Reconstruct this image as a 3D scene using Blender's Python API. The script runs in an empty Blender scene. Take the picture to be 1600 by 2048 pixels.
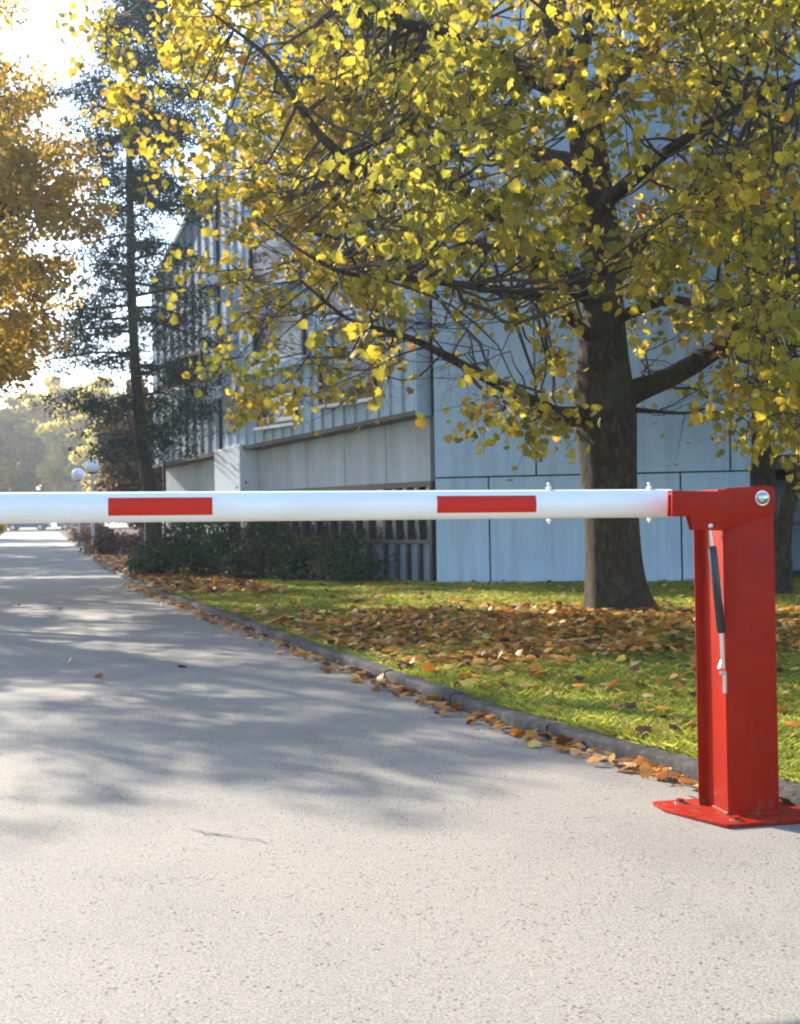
import bpy, bmesh, math, random
import numpy as np
from mathutils import Vector, Matrix, noise
random.seed(7); RNG = np.random.default_rng(11)
S = bpy.context.scene
COL = S.collection
R = math.radians
# ------------------------------------------------------------------ camera
CH, F, ROLL, PITCH = 0.95, 2400.0, R(1.0), math.atan(16/2400)
fw = Vector((0, math.cos(PITCH), math.sin(PITCH)))
up0 = Vector((0, -math.sin(PITCH), math.cos(PITCH)))
rt0 = Vector((1, 0, 0))
rt = rt0*math.cos(ROLL) - up0*math.sin(ROLL)
up = up0*math.cos(ROLL) + rt0*math.sin(ROLL)
cam = bpy.data.cameras.new('camera'); camo = bpy.data.objects.new('camera', cam); COL.objects.link(camo)
M3 = Matrix((rt, up, -fw)).transposed()
camo.matrix_world = Matrix.Translation((0, 0, CH)) @ M3.to_4x4()
cam.sensor_fit = 'VERTICAL'; cam.sensor_height = 24; cam.lens = 24*F/2048
cam.clip_start = 0.05; cam.clip_end = 3000
cam.dof.use_dof = True; cam.dof.focus_distance = 4.4; cam.dof.aperture_fstop = 5.6
S.camera = camo
# ------------------------------------------------------------------ light
SEL, SAZ = R(27.5), R(42)              # elevation, degrees left of straight ahead
tosun = Vector((-math.sin(SAZ)*math.cos(SEL), math.cos(SAZ)*math.cos(SEL), math.sin(SEL)))
W = bpy.data.worlds.new('World'); S.world = W; W.use_nodes = True
nt = W.node_tree; nt.nodes.clear()
sky = nt.nodes.new('ShaderNodeTexSky'); sky.sky_type = 'NISHITA'; sky.sun_disc = False
sky.sun_elevation = SEL; sky.sun_rotation = -SAZ; sky.dust_density = .8; sky.air_density = 1.0; sky.ozone_density = 2.5
bg = nt.nodes.new('ShaderNodeBackground'); bg.inputs[1].default_value = 0.15
wo = nt.nodes.new('ShaderNodeOutputWorld')
nt.links.new(sky.outputs[0], bg.inputs[0]); nt.links.new(bg.outputs[0], wo.inputs[0])
sl = bpy.data.lights.new('sun', 'SUN'); sl.energy = 4.4; sl.angle = R(0.5); sl.color = (1, .93, .82)
so = bpy.data.objects.new('sun', sl); COL.objects.link(so); so.location = (0, 0, 30)
so.rotation_euler = tosun.to_track_quat('Z', 'Y').to_euler()
S.view_settings.view_transform = 'Standard'; S.view_settings.look = 'None'
S.view_settings.gamma = 1; S.view_settings.use_curve_mapping = False
S.view_settings.exposure = 1.7
S.render.engine = 'CYCLES'
S.cycles.filter_width = 2.0
S.cycles.max_bounces = 8; S.cycles.transparent_max_bounces = 8

# ------------------------------------------------------------------ helpers
def U(px, py, d):                    # the place seen at that spot of the photograph, d metres ahead
    v = fw + rt*((px-800)/F) + up*((1024-py)/F)
    return Vector((0, 0, CH)) + v*d
def V3(*a): return Vector(a)
def nd(m, t, **k):
    n = m.node_tree.nodes.new(t)
    for a, b in k.items(): setattr(n, a, b)
    return n
def mat(name, col=(.5, .5, .5), rough=.6, metal=0, spec=.5):
    m = bpy.data.materials.new(name); m.use_nodes = True
    b = m.node_tree.nodes['Principled BSDF']
    b.inputs['Base Color'].default_value = (*col, 1); b.inputs['Roughness'].default_value = rough
    b.inputs['Metallic'].default_value = metal; b.inputs['Specular IOR Level'].default_value = spec
    return m
def coords(m, scale=(1, 1, 1), kind='Object'):
    tc = nd(m, 'ShaderNodeTexCoord'); mp = nd(m, 'ShaderNodeMapping'); mp.inputs['Scale'].default_value = scale
    if kind == 'World':
        g = nd(m, 'ShaderNodeNewGeometry'); m.node_tree.links.new(g.outputs['Position'], mp.inputs[0])
    else: m.node_tree.links.new(tc.outputs[kind], mp.inputs[0])
    return mp.outputs[0]
def noi(m, vec, scale, detail=4, rough=.6, dist=0):
    n = nd(m, 'ShaderNodeTexNoise'); n.inputs['Scale'].default_value = scale; n.inputs['Detail'].default_value = detail
    n.inputs['Roughness'].default_value = rough; n.inputs['Distortion'].default_value = dist
    m.node_tree.links.new(vec, n.inputs['Vector']); return n.outputs['Fac']
def ramp(m, fac, stops):
    r = nd(m, 'ShaderNodeValToRGB'); e = r.color_ramp.elements
    while len(e) < len(stops): e.new(.5)
    for i, (p, c) in enumerate(stops):
        e[i].position = p; e[i].color = (*c, 1) if len(c) == 3 else c
    m.node_tree.links.new(fac, r.inputs[0]); return r.outputs[0]
def mix(m, fac, a, b, mode='MIX'):
    n = nd(m, 'ShaderNodeMix', data_type='RGBA', blend_type=mode)
    for s, v in ((n.inputs[0], fac), (n.inputs[6], a), (n.inputs[7], b)):
        if isinstance(v, (int, float)): s.default_value = v
        elif isinstance(v, tuple): s.default_value = (*v, 1)
        else: m.node_tree.links.new(v, s)
    return n.outputs[2]
def mth(m, op, a, b=0):
    n = nd(m, 'ShaderNodeMath', operation=op)
    for s, v in ((n.inputs[0], a), (n.inputs[1], b)):
        if isinstance(v, (int, float)): s.default_value = v
        else: m.node_tree.links.new(v, s)
    return n.outputs[0]
def basecol(m, c): m.node_tree.links.new(c, m.node_tree.nodes['Principled BSDF'].inputs['Base Color'])
def bump(m, h, strength=.4, dist=.01):
    b = nd(m, 'ShaderNodeBump'); b.inputs['Strength'].default_value = strength; b.inputs['Distance'].default_value = dist
    m.node_tree.links.new(h, b.inputs['Height']); m.node_tree.links.new(b.outputs[0], m.node_tree.nodes['Principled BSDF'].inputs['Normal'])
def rands(m):                        # one random number per piece
    g = nd(m, 'ShaderNodeNewGeometry'); o = nd(m, 'ShaderNodeObjectInfo')
    return mth(m, 'FRACT', mth(m, 'ADD', g.outputs['Random Per Island'], o.outputs['Random']))
def leafmat(name, stops, trans=.5, patch=None, rough=.55, spec=.35):
    m = bpy.data.materials.new(name); m.use_nodes = True; N = m.node_tree; N.nodes.clear()
    c = ramp(m, rands(m), stops)
    v = coords(m, kind='World')
    if patch:
        f = ramp(m, noi(m, v, patch[0], 2), [(.42, (0, 0, 0)), (.6, (1, 1, 1))])
        c = mix(m, mth(m, 'MULTIPLY', f, patch[2]), c, patch[1])
    sp = noi(m, v, 60, 2)
    c = mix(m, .5, c, ramp(m, sp, [(.3, (.45, .4, .3)), (.6, (1, 1, 1))]), 'MULTIPLY')
    d = nd(m, 'ShaderNodeBsdfPrincipled'); d.inputs['Roughness'].default_value = rough; N.links.new(c, d.inputs['Base Color'])
    d.inputs['Specular IOR Level'].default_value = spec
    t = nd(m, 'ShaderNodeBsdfTranslucent'); N.links.new(c, t.inputs[0])
    mx = nd(m, 'ShaderNodeMixShader'); mx.inputs[0].default_value = trans
    N.links.new(d.outputs[0], mx.inputs[1]); N.links.new(t.outputs[0], mx.inputs[2])
    o = nd(m, 'ShaderNodeOutputMaterial'); N.links.new(mx.outputs[0], o.inputs[0]); return m

def tag(o, label=None, cat=None, group=None, kind=None):
    if label: o['label'] = label
    if cat: o['category'] = cat
    if group: o['group'] = group
    if kind: o['kind'] = kind
    return o
def empty(name, loc=(0, 0, 0), rz=0):
    o = bpy.data.objects.new(name, None); COL.objects.link(o); o.location = loc; o.rotation_euler.z = rz
    o.empty_display_size = .2; return o
def link(name, me, m=None, parent=None, loc=None):
    o = bpy.data.objects.new(name, me); COL.objects.link(o)
    if m and not me.materials: me.materials.append(m)
    if parent: o.parent = parent
    if loc is not None: o.location = loc
    return o
def npmesh(name, V, Fc, smooth=False):
    me = bpy.data.meshes.new(name); V = np.asarray(V, dtype=np.float32); Fc = np.asarray(Fc, dtype=np.int32)
    k = Fc.shape[1]; me.vertices.add(len(V)); me.vertices.foreach_set('co', V.ravel())
    me.loops.add(Fc.size); me.loops.foreach_set('vertex_index', Fc.ravel())
    me.polygons.add(len(Fc)); me.polygons.foreach_set('loop_start', np.arange(0, Fc.size, k, dtype=np.int32))
    me.polygons.foreach_set('loop_total', np.full(len(Fc), k, dtype=np.int32))
    if smooth: me.polygons.foreach_set('use_smooth', np.ones(len(Fc), dtype=bool))
    me.update(calc_edges=True); me.validate(); return me
class MB:                            # collects shapes into ONE mesh
    def __init__(s): s.v = []; s.f = []
    def add(s, vs, fs):
        n = len(s.v); s.v += [tuple(v) for v in vs]; s.f += [tuple(i+n for i in f) for f in fs]
    def box(s, a, b, fr=None):
        vs = [V3(x, y, z) for z in (a[2], b[2]) for y in (a[1], b[1]) for x in (a[0], b[0])]
        if fr: vs = [fr(v) for v in vs]
        s.add(vs, [(0, 2, 3, 1), (4, 5, 7, 6), (0, 1, 5, 4), (2, 6, 7, 3), (0, 4, 6, 2), (1, 3, 7, 5)])
    def prism(s, poly, off):         # polygon of Vectors swept by off
        n = len(poly); vs = list(poly)+[p+off for p in poly]
        s.add(vs, [tuple(range(n))[::-1], tuple(range(n, 2*n))]+[(i, (i+1) % n, n+(i+1) % n, n+i) for i in range(n)])
    def tube(s, pts, rad, k=8, cap=True, wob=0, seed=0):
        pts = [Vector(p) for p in pts]; n = len(pts)
        if not hasattr(rad, '__len__'): rad = [rad]*n
        ref = V3(.31, .17, .93); base = len(s.v); fs = []; vs = []
        t0 = (pts[-1]-pts[0]).normalized()
        if abs(t0.dot(ref)) > .9: ref = V3(.93, .31, .17)
        for i, p in enumerate(pts):
            t = (pts[min(i+1, n-1)]-pts[max(i-1, 0)]).normalized()
            x = t.cross(ref).normalized(); y = t.cross(x)
            for j in range(k):
                a = 2*math.pi*j/k; r = rad[i]
                if wob: r *= 1+wob*noise.noise(V3(math.cos(a)*1.3, math.sin(a)*1.3, i*.35+seed))
                vs.append(p+x*math.cos(a)*r+y*math.sin(a)*r)
        for i in range(n-1):
            for j in range(k): fs.append((i*k+j, i*k+(j+1) % k, (i+1)*k+(j+1) % k, (i+1)*k+j))
        if cap: fs += [tuple(range(k))[::-1], tuple((n-1)*k+j for j in range(k))]
        s.add(vs, fs)
    def sphere(s, c, r, seg=20, rings=12, zs=1):
        vs = []; fs = []
        for i in range(1, rings):
            for j in range(seg):
                a = math.pi*i/rings; b = 2*math.pi*j/seg
                vs.append(V3(math.sin(a)*math.cos(b)*r, math.sin(a)*math.sin(b)*r, math.cos(a)*r*zs)+Vector(c))
        for i in range(rings-2):
            for j in range(seg): fs.append((i*seg+j, (i+1)*seg+j, (i+1)*seg+(j+1) % seg, i*seg+(j+1) % seg))
        n = len(vs); vs += [Vector(c)+V3(0, 0, r*zs), Vector(c)-V3(0, 0, r*zs)]
        for j in range(seg):
            fs.append((n, j, (j+1) % seg)); fs.append((n+1, (rings-2)*seg+(j+1) % seg, (rings-2)*seg+j))
        s.add(vs, fs)
    def build(s, name, m, parent=None, smooth=False, bevel=0, loc=None):
        me = bpy.data.meshes.new(name); me.from_pydata(s.v, [], s.f)
        if bevel:
            bm = bmesh.new(); bm.from_mesh(me)
            ed = [e for e in bm.edges if len(e.link_faces) == 2 and e.calc_face_angle(0) > .5]
            bmesh.ops.bevel(bm, geom=ed, offset=bevel, segments=2, affect='EDGES', profile=.6, clamp_overlap=True)
            bm.to_mesh(me); bm.free()
        if smooth:
            for p in me.polygons: p.use_smooth = True
            try: me.set_sharp_from_angle(angle=R(40))
            except Exception: pass
        me.update()
        return link(name, me, m, parent, loc)

# ------------------------------------------------------------------ lie of the land
def gz(y): return 0.006*min(max(y-25, 0), 95)
KY = np.array([-4, 0, 1.8, 3.0, 3.85, 4.2, 5.45, 7.65, 10.9, 16.6, 26.6, 58, 100, 130])
KX = np.array([6.0, 3.35, 2.28, 1.66, 1.25, 1.07, .47, -.32, -1.45, -3.46, -6.6, -16.0, -28.5, -37.6])
_yy = np.arange(-6, 132, .1); _xx = np.interp(_yy, KY, KX)
_k = np.hanning(15); _k /= _k.sum(); _xs = np.convolve(np.pad(_xx, 7, mode='edge'), _k, 'valid')
def XR(y): return float(np.interp(y, _yy, _xs))
def XL(y): return XR(y)-float(np.interp(y, [0, 12, 30, 65, 130], [8.5, 7.8, 7, 6, 6]))

# materials of the ground
M = {}
m = M['asphalt'] = mat('pale_asphalt', rough=.85, spec=.3)
v = coords(m)
big = noi(m, v, .55, 5, .6); fine = noi(m, v, 150, 3, .75); mid = noi(m, v, 34, 5, .7)
c = ramp(m, fine, [(.34, (.112, .098, .08)), (.5, (.28, .25, .208)), (.68, (.375, .34, .287))])
c = mix(m, .9, c, ramp(m, big, [(.3, (.74, .74, .75)), (.5, (1, .99, .96)), (.7, (1.1, 1.08, 1.03))]), 'MULTIPLY')
c = mix(m, .6, c, ramp(m, mid, [(.3, (.7, .7, .7)), (.7, (1.08, 1.08, 1.07))]), 'MULTIPLY')
vo = nd(m, 'ShaderNodeTexVoronoi'); vo.inputs['Scale'].default_value = 48; m.node_tree.links.new(v, vo.inputs[0])
pit = ramp(m, vo.outputs['Distance'], [(.12, (.22, .19, .16)), (.26, (1, 1, 1))])
c = mix(m, ramp(m, noi(m, v, 7, 2), [(.42, (0, 0, 0)), (.56, (1, 1, 1))]), c, mix(m, 1.0, c, pit, 'MULTIPLY'))
basecol(m, c); bump(m, fine, .4, .004)
m = M['lawn'] = mat('lawn_earth', rough=.95, spec=.1); v = coords(m)
c = ramp(m, noi(m, v, 9, 5, .7), [(.3, (.08, .085, .015)), (.5, (.17, .19, .03)), (.75, (.28, .28, .04))])
basecol(m, c); bump(m, noi(m, v, 40, 4), .6, .02)
m = M['earth'] = mat('far_ground', rough=.95, spec=.1); v = coords(m)
basecol(m, ramp(m, noi(m, v, .3, 6), [(.3, (.07, .09, .025)), (.7, (.14, .15, .045))]))
m = M['soil'] = mat('leafy_soil', rough=.95, spec=.1); v = coords(m)
basecol(m, ramp(m, noi(m, v, 14, 5, .7), [(.3, (.06, .035, .02)), (.55, (.15, .085, .05)), (.75, (.26, .15, .08))])); bump(m, noi(m, v, 30, 4), .7, .03)
m = M['kerb'] = mat('weathered_kerb_stone', rough=.85); v = coords(m)
basecol(m, ramp(m, noi(m, v, 22, 5, .65), [(.3, (.014, .012, .01)), (.5, (.038, .034, .029)), (.72, (.1, .09, .075))])); bump(m, noi(m, v, 45, 6, .75), .9, .012)
m = M['crack'] = mat('crack_tar', (.03, .026, .022), .9)

# ------------------------------------------------------------------ the ground
def grid(name, xs_fn, ys, nx, zfn, m, jit=0):
    V = []; Fs = []
    for y in ys:
        a, b = xs_fn(y)
        for i in range(nx+1):
            x = a+(b-a)*i/nx; V.append((x, y, zfn(x, y)))
    for j in range(len(ys)-1):
        for i in range(nx):
            k = j*(nx+1)+i; Fs.append((k, k+1, k+nx+2, k+nx+1))
    o = link(name, npmesh(name, V, Fs, True), m); return tag(o, kind='structure')
ysn = list(np.arange(-6, 30, .5))+list(np.arange(30, 131, 4))
grid('ground', lambda y: (-900, 900), [-900, -30, 0, 25, 60, 90, 120, 200, 500, 1600], 4, lambda x, y: gz(y)-.06, M['earth'])
road = grid('road', lambda y: (XL(y), XR(y)), ysn, 8, lambda x, y: gz(y), M['asphalt'])
grid('cross_street', lambda y: (-120, 40), [131-1, 140], 4, lambda x, y: gz(y)+.004, M['asphalt'])
def lz(x, y): return gz(y)+.052+.012*noise.noise(V3(x*.7, y*.7, 0))
grid('lawn', lambda y: (XR(y)+.1, max(XR(y)+9, 14)), list(np.arange(-6, 40, .4))+[60, 90, 129], 30, lz, M['lawn'])
grid('grass_verge', lambda y: (XL(y)-20, XL(y)-.1), ysn, 10, lz, M['lawn'])
YB = lambda x: float(np.interp(x, [-20, -4.5, -2.4, -.3, .45], [19.9, 19.7, 19.2, 17.7, 17.2]))
V = []; Fs = []; nx, ny = 80, 40
for i in range(nx+1):
    x0 = -32+32.45*i/nx
    for j in range(ny+1):
        y = YB(x0)+j*.6+max(0, j-20)**2*.19; x = max(x0, XR(y)+.13); V.append((x, y, lz(x, y)+.02+.03*noise.noise(V3(x*2, y*2, 4))))
for i in range(nx):
    for j in range(ny): k = i*(ny+1)+j; Fs.append((k, k+ny+1, k+ny+2, k+1))
tag(link('soil_bed', npmesh('soil_bed', V, Fs, True), M['soil']), kind='structure')
# kerb of single stones, right side then left side
for nm, fn, side in (('kerb', XR, 1), ('kerb', XL, -1)):
    kr = empty(nm, (0, 0, 0)); tag(kr, kind='structure')
    y = -4.5; n = 0
    while y < 100:
        L = 1.0 if y < 40 else 4.0
        ye = y
        while math.hypot(ye-y, fn(ye)-fn(y)) < L: ye += .02
        a, b = V3(fn(y), y, 0), V3(fn(ye), ye, 0); t = (b-a).normalized(); nn = V3(t.y, -t.x, 0)*side
        mb = MB(); dz = random.uniform(-.007, .007); g = .007
        segs = 4; rows = []
        for q in range(segs+1):
            yy = y+(ye-y)*q/segs; p = V3(fn(yy), yy, gz(yy))
            if q == 0: p += t*g
            if q == segs: p -= t*g
            prof = [(0, -.04), (0.003, .052), (.008, .060), (.018, .064), (.082, .066), (.092, .060), (.092, -.04)]
            rows.append([p+nn*u+V3(0, 0, w+dz) for u, w in prof])
        vs = [p for r_ in rows for p in r_]; K = len(rows[0]); fs = []
        for q in range(segs):
            for w in range(K): fs.append((q*K+w, q*K+(w+1) % K, (q+1)*K+(w+1) % K, (q+1)*K+w))
        fs += [tuple(range(K)), tuple(segs*K+w for w in range(K))[::-1]]
        mb.add(vs, fs)
        mb.build('kerb_stone', M['kerb'], kr, smooth=True); y = ye; n += 1
# crack in the road
def crack(pts, w):
    V = []; Fs = []; P = []
    for a, b in zip(pts[:-1], pts[1:]):
        for k in range(5):
            p = a.lerp(b, k/5); P.append(p+V3(random.uniform(-.007, .007), random.uniform(-.009, .009), 0))
    for i, p in enumerate(P):
        ww = w*random.uniform(.3, 1.1)*math.sin(math.pi*(i+.5)/len(P))
        V += [(p.x, p.y-ww, .004), (p.x, p.y+ww, .004)]
    for i in range(len(P)-1): Fs.append((2*i, 2*i+2, 2*i+3, 2*i+1))
    return V, Fs
def G(px, py):                       # point of the road surface at that spot
    v = fw + rt*((px-800)/F) + up*((1024-py)/F); return V3(0, 0, CH)+v*(-CH/v.z)
V1, F1 = crack([G(372, 1652), G(410, 1668), G(450, 1672), G(500, 1680), G(562, 1692)], .0055)
tag(link('road_crack', npmesh('road_crack', V1, F1), M['crack']), kind='structure')

# ------------------------------------------------------------------ building
m = M['panel'] = mat('pale_concrete_panel', rough=.8); v = coords(m, kind='World')
oi = nd(m, 'ShaderNodeObjectInfo')
c = ramp(m, noi(m, v, 1.1, 5, .6), [(.3, (.43, .575, .745)), (.7, (.53, .665, .82))])
c = mix(m, .6, c, ramp(m, noi(m, coords(m, (4, 4, .2), 'World'), 2, 6, .7), [(.35, (.72, .71, .68)), (.55, (1, 1, 1))]), 'MULTIPLY')
c = mix(m, .35, c, ramp(m, oi.outputs['Random'], [(0, (.8, .82, .84)), (1, (1, 1, 1))]), 'MULTIPLY')
basecol(m, c); bump(m, noi(m, v, 45, 4), .15, .004)
m = M['clad'] = mat('blue_grey_ribbed_cladding', rough=.55); v = coords(m, kind='World'); oi = nd(m, 'ShaderNodeObjectInfo')
c = ramp(m, noi(m, coords(m, (1.5, 1.5, .3), 'World'), 2, 5), [(.3, (.31, .42, .54)), (.7, (.43, .54, .66))])
c = mix(m, .5, c, ramp(m, oi.outputs['Random'], [(0, (.75, .77, .8)), (1, (1, 1, 1))]), 'MULTIPLY'); basecol(m, c)
m = M['render'] = mat('beige_grey_render', rough=.85); v = coords(m, (2, 2, .4), 'World')
basecol(m, ramp(m, noi(m, v, 1.6, 5), [(.3, (.36, .37, .38)), (.7, (.52, .55, .58))]))
M['white'] = mat('white_painted_concrete', (.74, .76, .8), .6)
M['joint'] = mat('dark_joint', (.06, .08, .1), .8)
M['dark'] = mat('dark_bronze_frame', (.03, .03, .035), .45)
M['glass'] = mat('dark_window_glass', (.02, .025, .03), .06, 0, .8)
M['lowpanel'] = mat('blue_grey_infill_panel', (.19, .24, .3), .5)
M['blind'] = mat('beige_window_blind', (.42, .36, .28), .7)
M['soffit'] = mat('brown_soffit', (.12, .1, .08), .8)
B = empty('office_building', (.49, 16.8, 0))
tag(B, 'pale blue grey concrete building with stepped ribbed upper storeys behind the yellow maple', 'building')
P0 = V3(.49, 16.8, 0); u_ = V3(.986, -.168, 0).normalized(); w_ = V3(.168, .986, 0).normalized()
def fr(v): return u_*v.x+w_*v.y+V3(0, 0, v.z)         # local to B (B sits at P0, unrotated)
GAP = .012
def panel(x0, x1, z0, z1, m_='panel', y0=-.0, th=.1, name='panel'):
    mb = MB(); mb.box((x0+GAP, y0, z0+GAP), (x1-GAP, y0+th, z1-GAP), fr); return mb.build(name, M[m_], B)
wb = MB(); wb.box((.01, .1, .0), (4.3, 8, 13), fr); wb.box((4.3, .1, 1.66), (16, 8, 13), fr); wb.box((4.3, 2.2, 0), (16, 8, 1.66), fr)
wb.build('wall', M['joint'], B)
for a, b in ((0, .76), (.76, 3.36), (3.36, 4.28)): panel(a, b, 0, 1.53)
for r_, (z0, z1) in enumerate(((1.53, 4.1), (4.1, 6.7), (6.7, 9.3), (9.3, 11.9), (11.9, 13.0))):
    xs = [0, 1.42, 4.02, 4.5, 7.1, 9.7, 12.3, 14.9, 16] if r_ == 0 else ([0, .76, 3.36, 5.96, 8.56, 11.16, 13.76, 16] if r_ % 2 else [0, 1.42, 4.02, 6.62, 9.22, 11.82, 14.42, 16])
    for a, b in zip(xs[:-1], xs[1:]): panel(a, b, z0 if not (r_ == 0 and a >= 4.4) else 1.72, z1)
# dark open bay at the right with set-back panels and posts
mb = MB(); mb.box((4.3, -.03, 1.54), (16, .12, 1.69), fr); mb.build('lintel', M['dark'], B)
for k in range(9):
    x = 4.34+k*1.3
    mb = MB(); mb.box((x, .3, 0), (x+.09, .42, 1.66), fr); mb.build('post', M['dark'], B)
    mb = MB(); mb.box((x+.3, 1.9, .1), (x+1.0, 2.0, 1.45), fr); mb.build('infill_panel', M['lowpanel'], B)
mb = MB(); mb.box((4.43, .34, .78), (15, .38, .84), fr); mb.build('rail', M['dark'], B)
# left wing: lower wall set back under a raked, ribbed upper part
d_ = V3(-.6, .8, 0); n_ = V3(.8, .6, 0)               # along the facade, inwards
O2 = V3(.45, 17.0, 0)-P0
def fl(t, dep, z): return O2+d_*t+n_*dep+V3(0, 0, z)
def frl(v): return fl(v.x, v.y, v.z)
soff = lambda t: 2.47-.043*t
top = lambda t: float(np.interp(t, [0, 4.13, 5.7, 7.0, 8.6], [13.5, 9.8, 7.3, 6.5, 5.5]))
mb = MB(); mb.box((0.02, .16, 0), (8.5, 7, 2.2), frl); mb.build('wall', M['joint'], B)
def upprism(t0, t1, dep0, name, m_):
    ts = [t0, (t0+t1)/2, t1]
    poly = [fl(t, dep0, soff(t)+.02) for t in ts]+[fl(t, dep0, top(t)-.1) for t in ts[::-1]]
    mb = MB(); mb.prism(poly, n_*5.5); mb.build(name, M[m_], B)
upprism(.01, 4.13, -.2, 'wall', 'joint'); upprism(4.13, 5.7, -.2, 'wall', 'joint'); upprism(5.86, 8.5, -.2, 'wall', 'joint'); upprism(5.7, 5.86, .1, 'wall', 'joint')
for t0, t1 in ((0.0, 5.7), (5.86, 8.52)):
    n = int(round((t1-t0)/.3)); s_ = (t1-t0)/n
    for i in range(n):
        a = t0+i*s_; zt = top(a+s_*.5) if (i % 2) else top(a)
        mb = MB(); o_ = random.uniform(0, .012)
        prof = [(.005, -.2), (.03, -.248-o_), (s_*.55, -.248-o_), (s_*.62, -.225), (s_-.005, -.225), (s_-.005, -.2)]
        poly = [fl(a+p, q, soff(a)) for p, q in prof]; mb.prism(poly, V3(0, 0, zt-soff(a)))
        mb.build('cladding_panel', M['clad'], B)
mb = MB(); mb.box((-.03, -.262, soff(0)-.05), (.003, .0, 13.0), frl); mb.build('end_panel', M['panel'], B)
mb = MB(); mb.prism([fl(0, -.28, soff(0)-.05), fl(8.55, -.28, soff(8.55)-.05), fl(8.55, -.28, soff(8.55)+.015), fl(0, -.28, soff(0)+.015)], n_*.5); mb.build('soffit', M['soffit'], B)
# lower wall: header panels, white pier, window strip with mullions
ts = [0.03, 1.1, 2.2, 3.3, 4.4, 4.86]
for a, b in zip(ts[:-1], ts[1:]):
    mb = MB(); mb.prism([fl(a+.008, .02, 1.5), fl(b-.008, .02, 1.5), fl(b-.008, .02, soff(b)-.052), fl(a+.008, .02, soff(a)-.052)], n_*.14); mb.build('header_panel', M['render'], B)
mb = MB(); mb.prism([fl(4.88, -.34, 1.42), fl(5.8, -.34, 1.42), fl(5.8, -.34, soff(5.8)+.02), fl(4.88, -.34, soff(4.88)+.05)], n_*.5); mb.build('pier', M['white'], B, bevel=.01)
for a, b in ((5.83, 7.1), (7.1, 8.5)):
    mb = MB(); mb.prism([fl(a+.008, .02, .1), fl(b-.008, .02, .1), fl(b-.008, .02, soff(b)-.052), fl(a+.008, .02, soff(a)-.052)], n_*.14); mb.build('header_panel', M['render'], B)
mb = MB(); mb.box((.03, .02, 1.42), (4.86, .14, 1.498), frl); mb.build('window_head', M['dark'], B)
t = .05
while t < 5.6:
    wv = random.choice((.28, .34, .42))
    mb = MB(); mb.box((t, .03, 0), (t+.06, .13, 1.42), frl); mb.build('mullion', M['dark'], B)
    mb = MB(); mb.box((t+.06, .1, .66), (t+wv, .11, 1.42), frl); mb.build('pane', M['glass'], B)
    mb = MB(); mb.box((t+.06, .09, .02), (t+wv, .12, .6), frl); mb.build('infill_panel', M['lowpanel'], B)
    t += wv
mb = MB(); mb.box((.03, .02, .6), (5.6, .14, .66), frl); mb.build('rail', M['dark'], B)
# windows of the upper storeys and the white brackets at the corner strip
def window(t0, t1, z0, z1, m_='blind'):
    f = MB(); y0, y1 = -.33, -.262
    f.box((t0, y0, z0), (t0+.05, y1, z1), frl); f.box((t1-.05, y0, z0), (t1, y1, z1), frl)
    f.box((t0+.05, y0, z1-.05), (t1-.05, y1, z1), frl); f.box((t0+.05, y0, z0), (t1-.05, y1, z0+.05), frl)
    w = f.build('window', M['dark'], B)
    p = MB(); p.box((t0+.05, -.3, z0+.05), (t1-.05, -.28, z1-.05), frl); p.build('pane', M['glass'], w)
    p = MB(); p.box((t0+.08, -.278, z0+.45*(z1-z0)), (t1-.08, -.27, z1-.06), frl)
    s2 = MB(); s2.box((t0-.03, -.38, z0-.05), (t1+.03, -.262, z0-.002), frl); s2.build('sill', M['white'], w)
for a, b, c_, e in ((3.1, 4.3, 2.55, 3.1), (.9, 2.4, 2.75, 3.5), (2.8, 4.4, 3.6, 4.4), (.7, 2.3, 4.1, 5.0), (2.9, 4.5, 4.9, 5.7), (6.3, 7.7, 3.5, 4.1), (.8, 2.5, 5.8, 6.7), (3.0, 4.2, 6.3, 7.1), (1.0, 2.6, 7.6, 8.5)):
    window(a, b, c_, e)
for z in (3.2, 4.2, 5.25):
    mb = MB(); mb.prism([fl(5.62, -.27, z), fl(5.95, -.5, z-.12), fl(5.98, -.5, z-.02), fl(5.62, -.27, z+.22)], d_*.12+V3(0, 0, .02)+n_*.22); mb.build('bracket', M['white'], B)
for t0, z in ((2.6, 3.45), (2.6, 4.75), (.3, 3.9)):
    mb = MB(); mb.box((t0, -.42, z), (t0+2.2, -.262, z+.09), frl); mb.build('ledge', M['panel'], B)
mb = MB()                                               # roof copings, stepped
for a, b in ((0, 2), (2, 4.13), (4.13, 5.7), (5.86, 7.0), (7.0, 8.5)):
    mb.prism([fl(a, -.3, top(a)-.02), fl(b, -.3, top(b)-.02), fl(b, -.3, top(b)+.08), fl(a, -.3, top(a)+.08)], n_*5.6)
mb.build('coping', M['panel'], B)

# white lantern at the end of the building
Lb = U(328, 925, 23.2)
lan = empty('wall_lantern', Lb); tag(lan, 'small white arched lantern box at the far left end of the building', 'lantern')
mb = MB(); mb.box((-.09, -.09, 0), (.09, .09, .34)); mb.build('housing', M['white'], lan, bevel=.012)
mb = MB(); mb.tube([(0, 0, .34), (0, 0, .38), (0, 0, .43), (0, 0, .45)], [.13, .12, .07, .02], 16); mb.build('cap', M['white'], lan, smooth=True)
mb = MB(); mb.tube([(0, -.092, .25), (0, -.1, .25)], .05, 14); mb.build('lens', M['dark'], lan)
mb = MB(); mb.tube([(0, 0, -Lb.z+gz(23)), (0, 0, 0)], .03, 8); mb.build('pole', M['dark'], lan)

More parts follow.
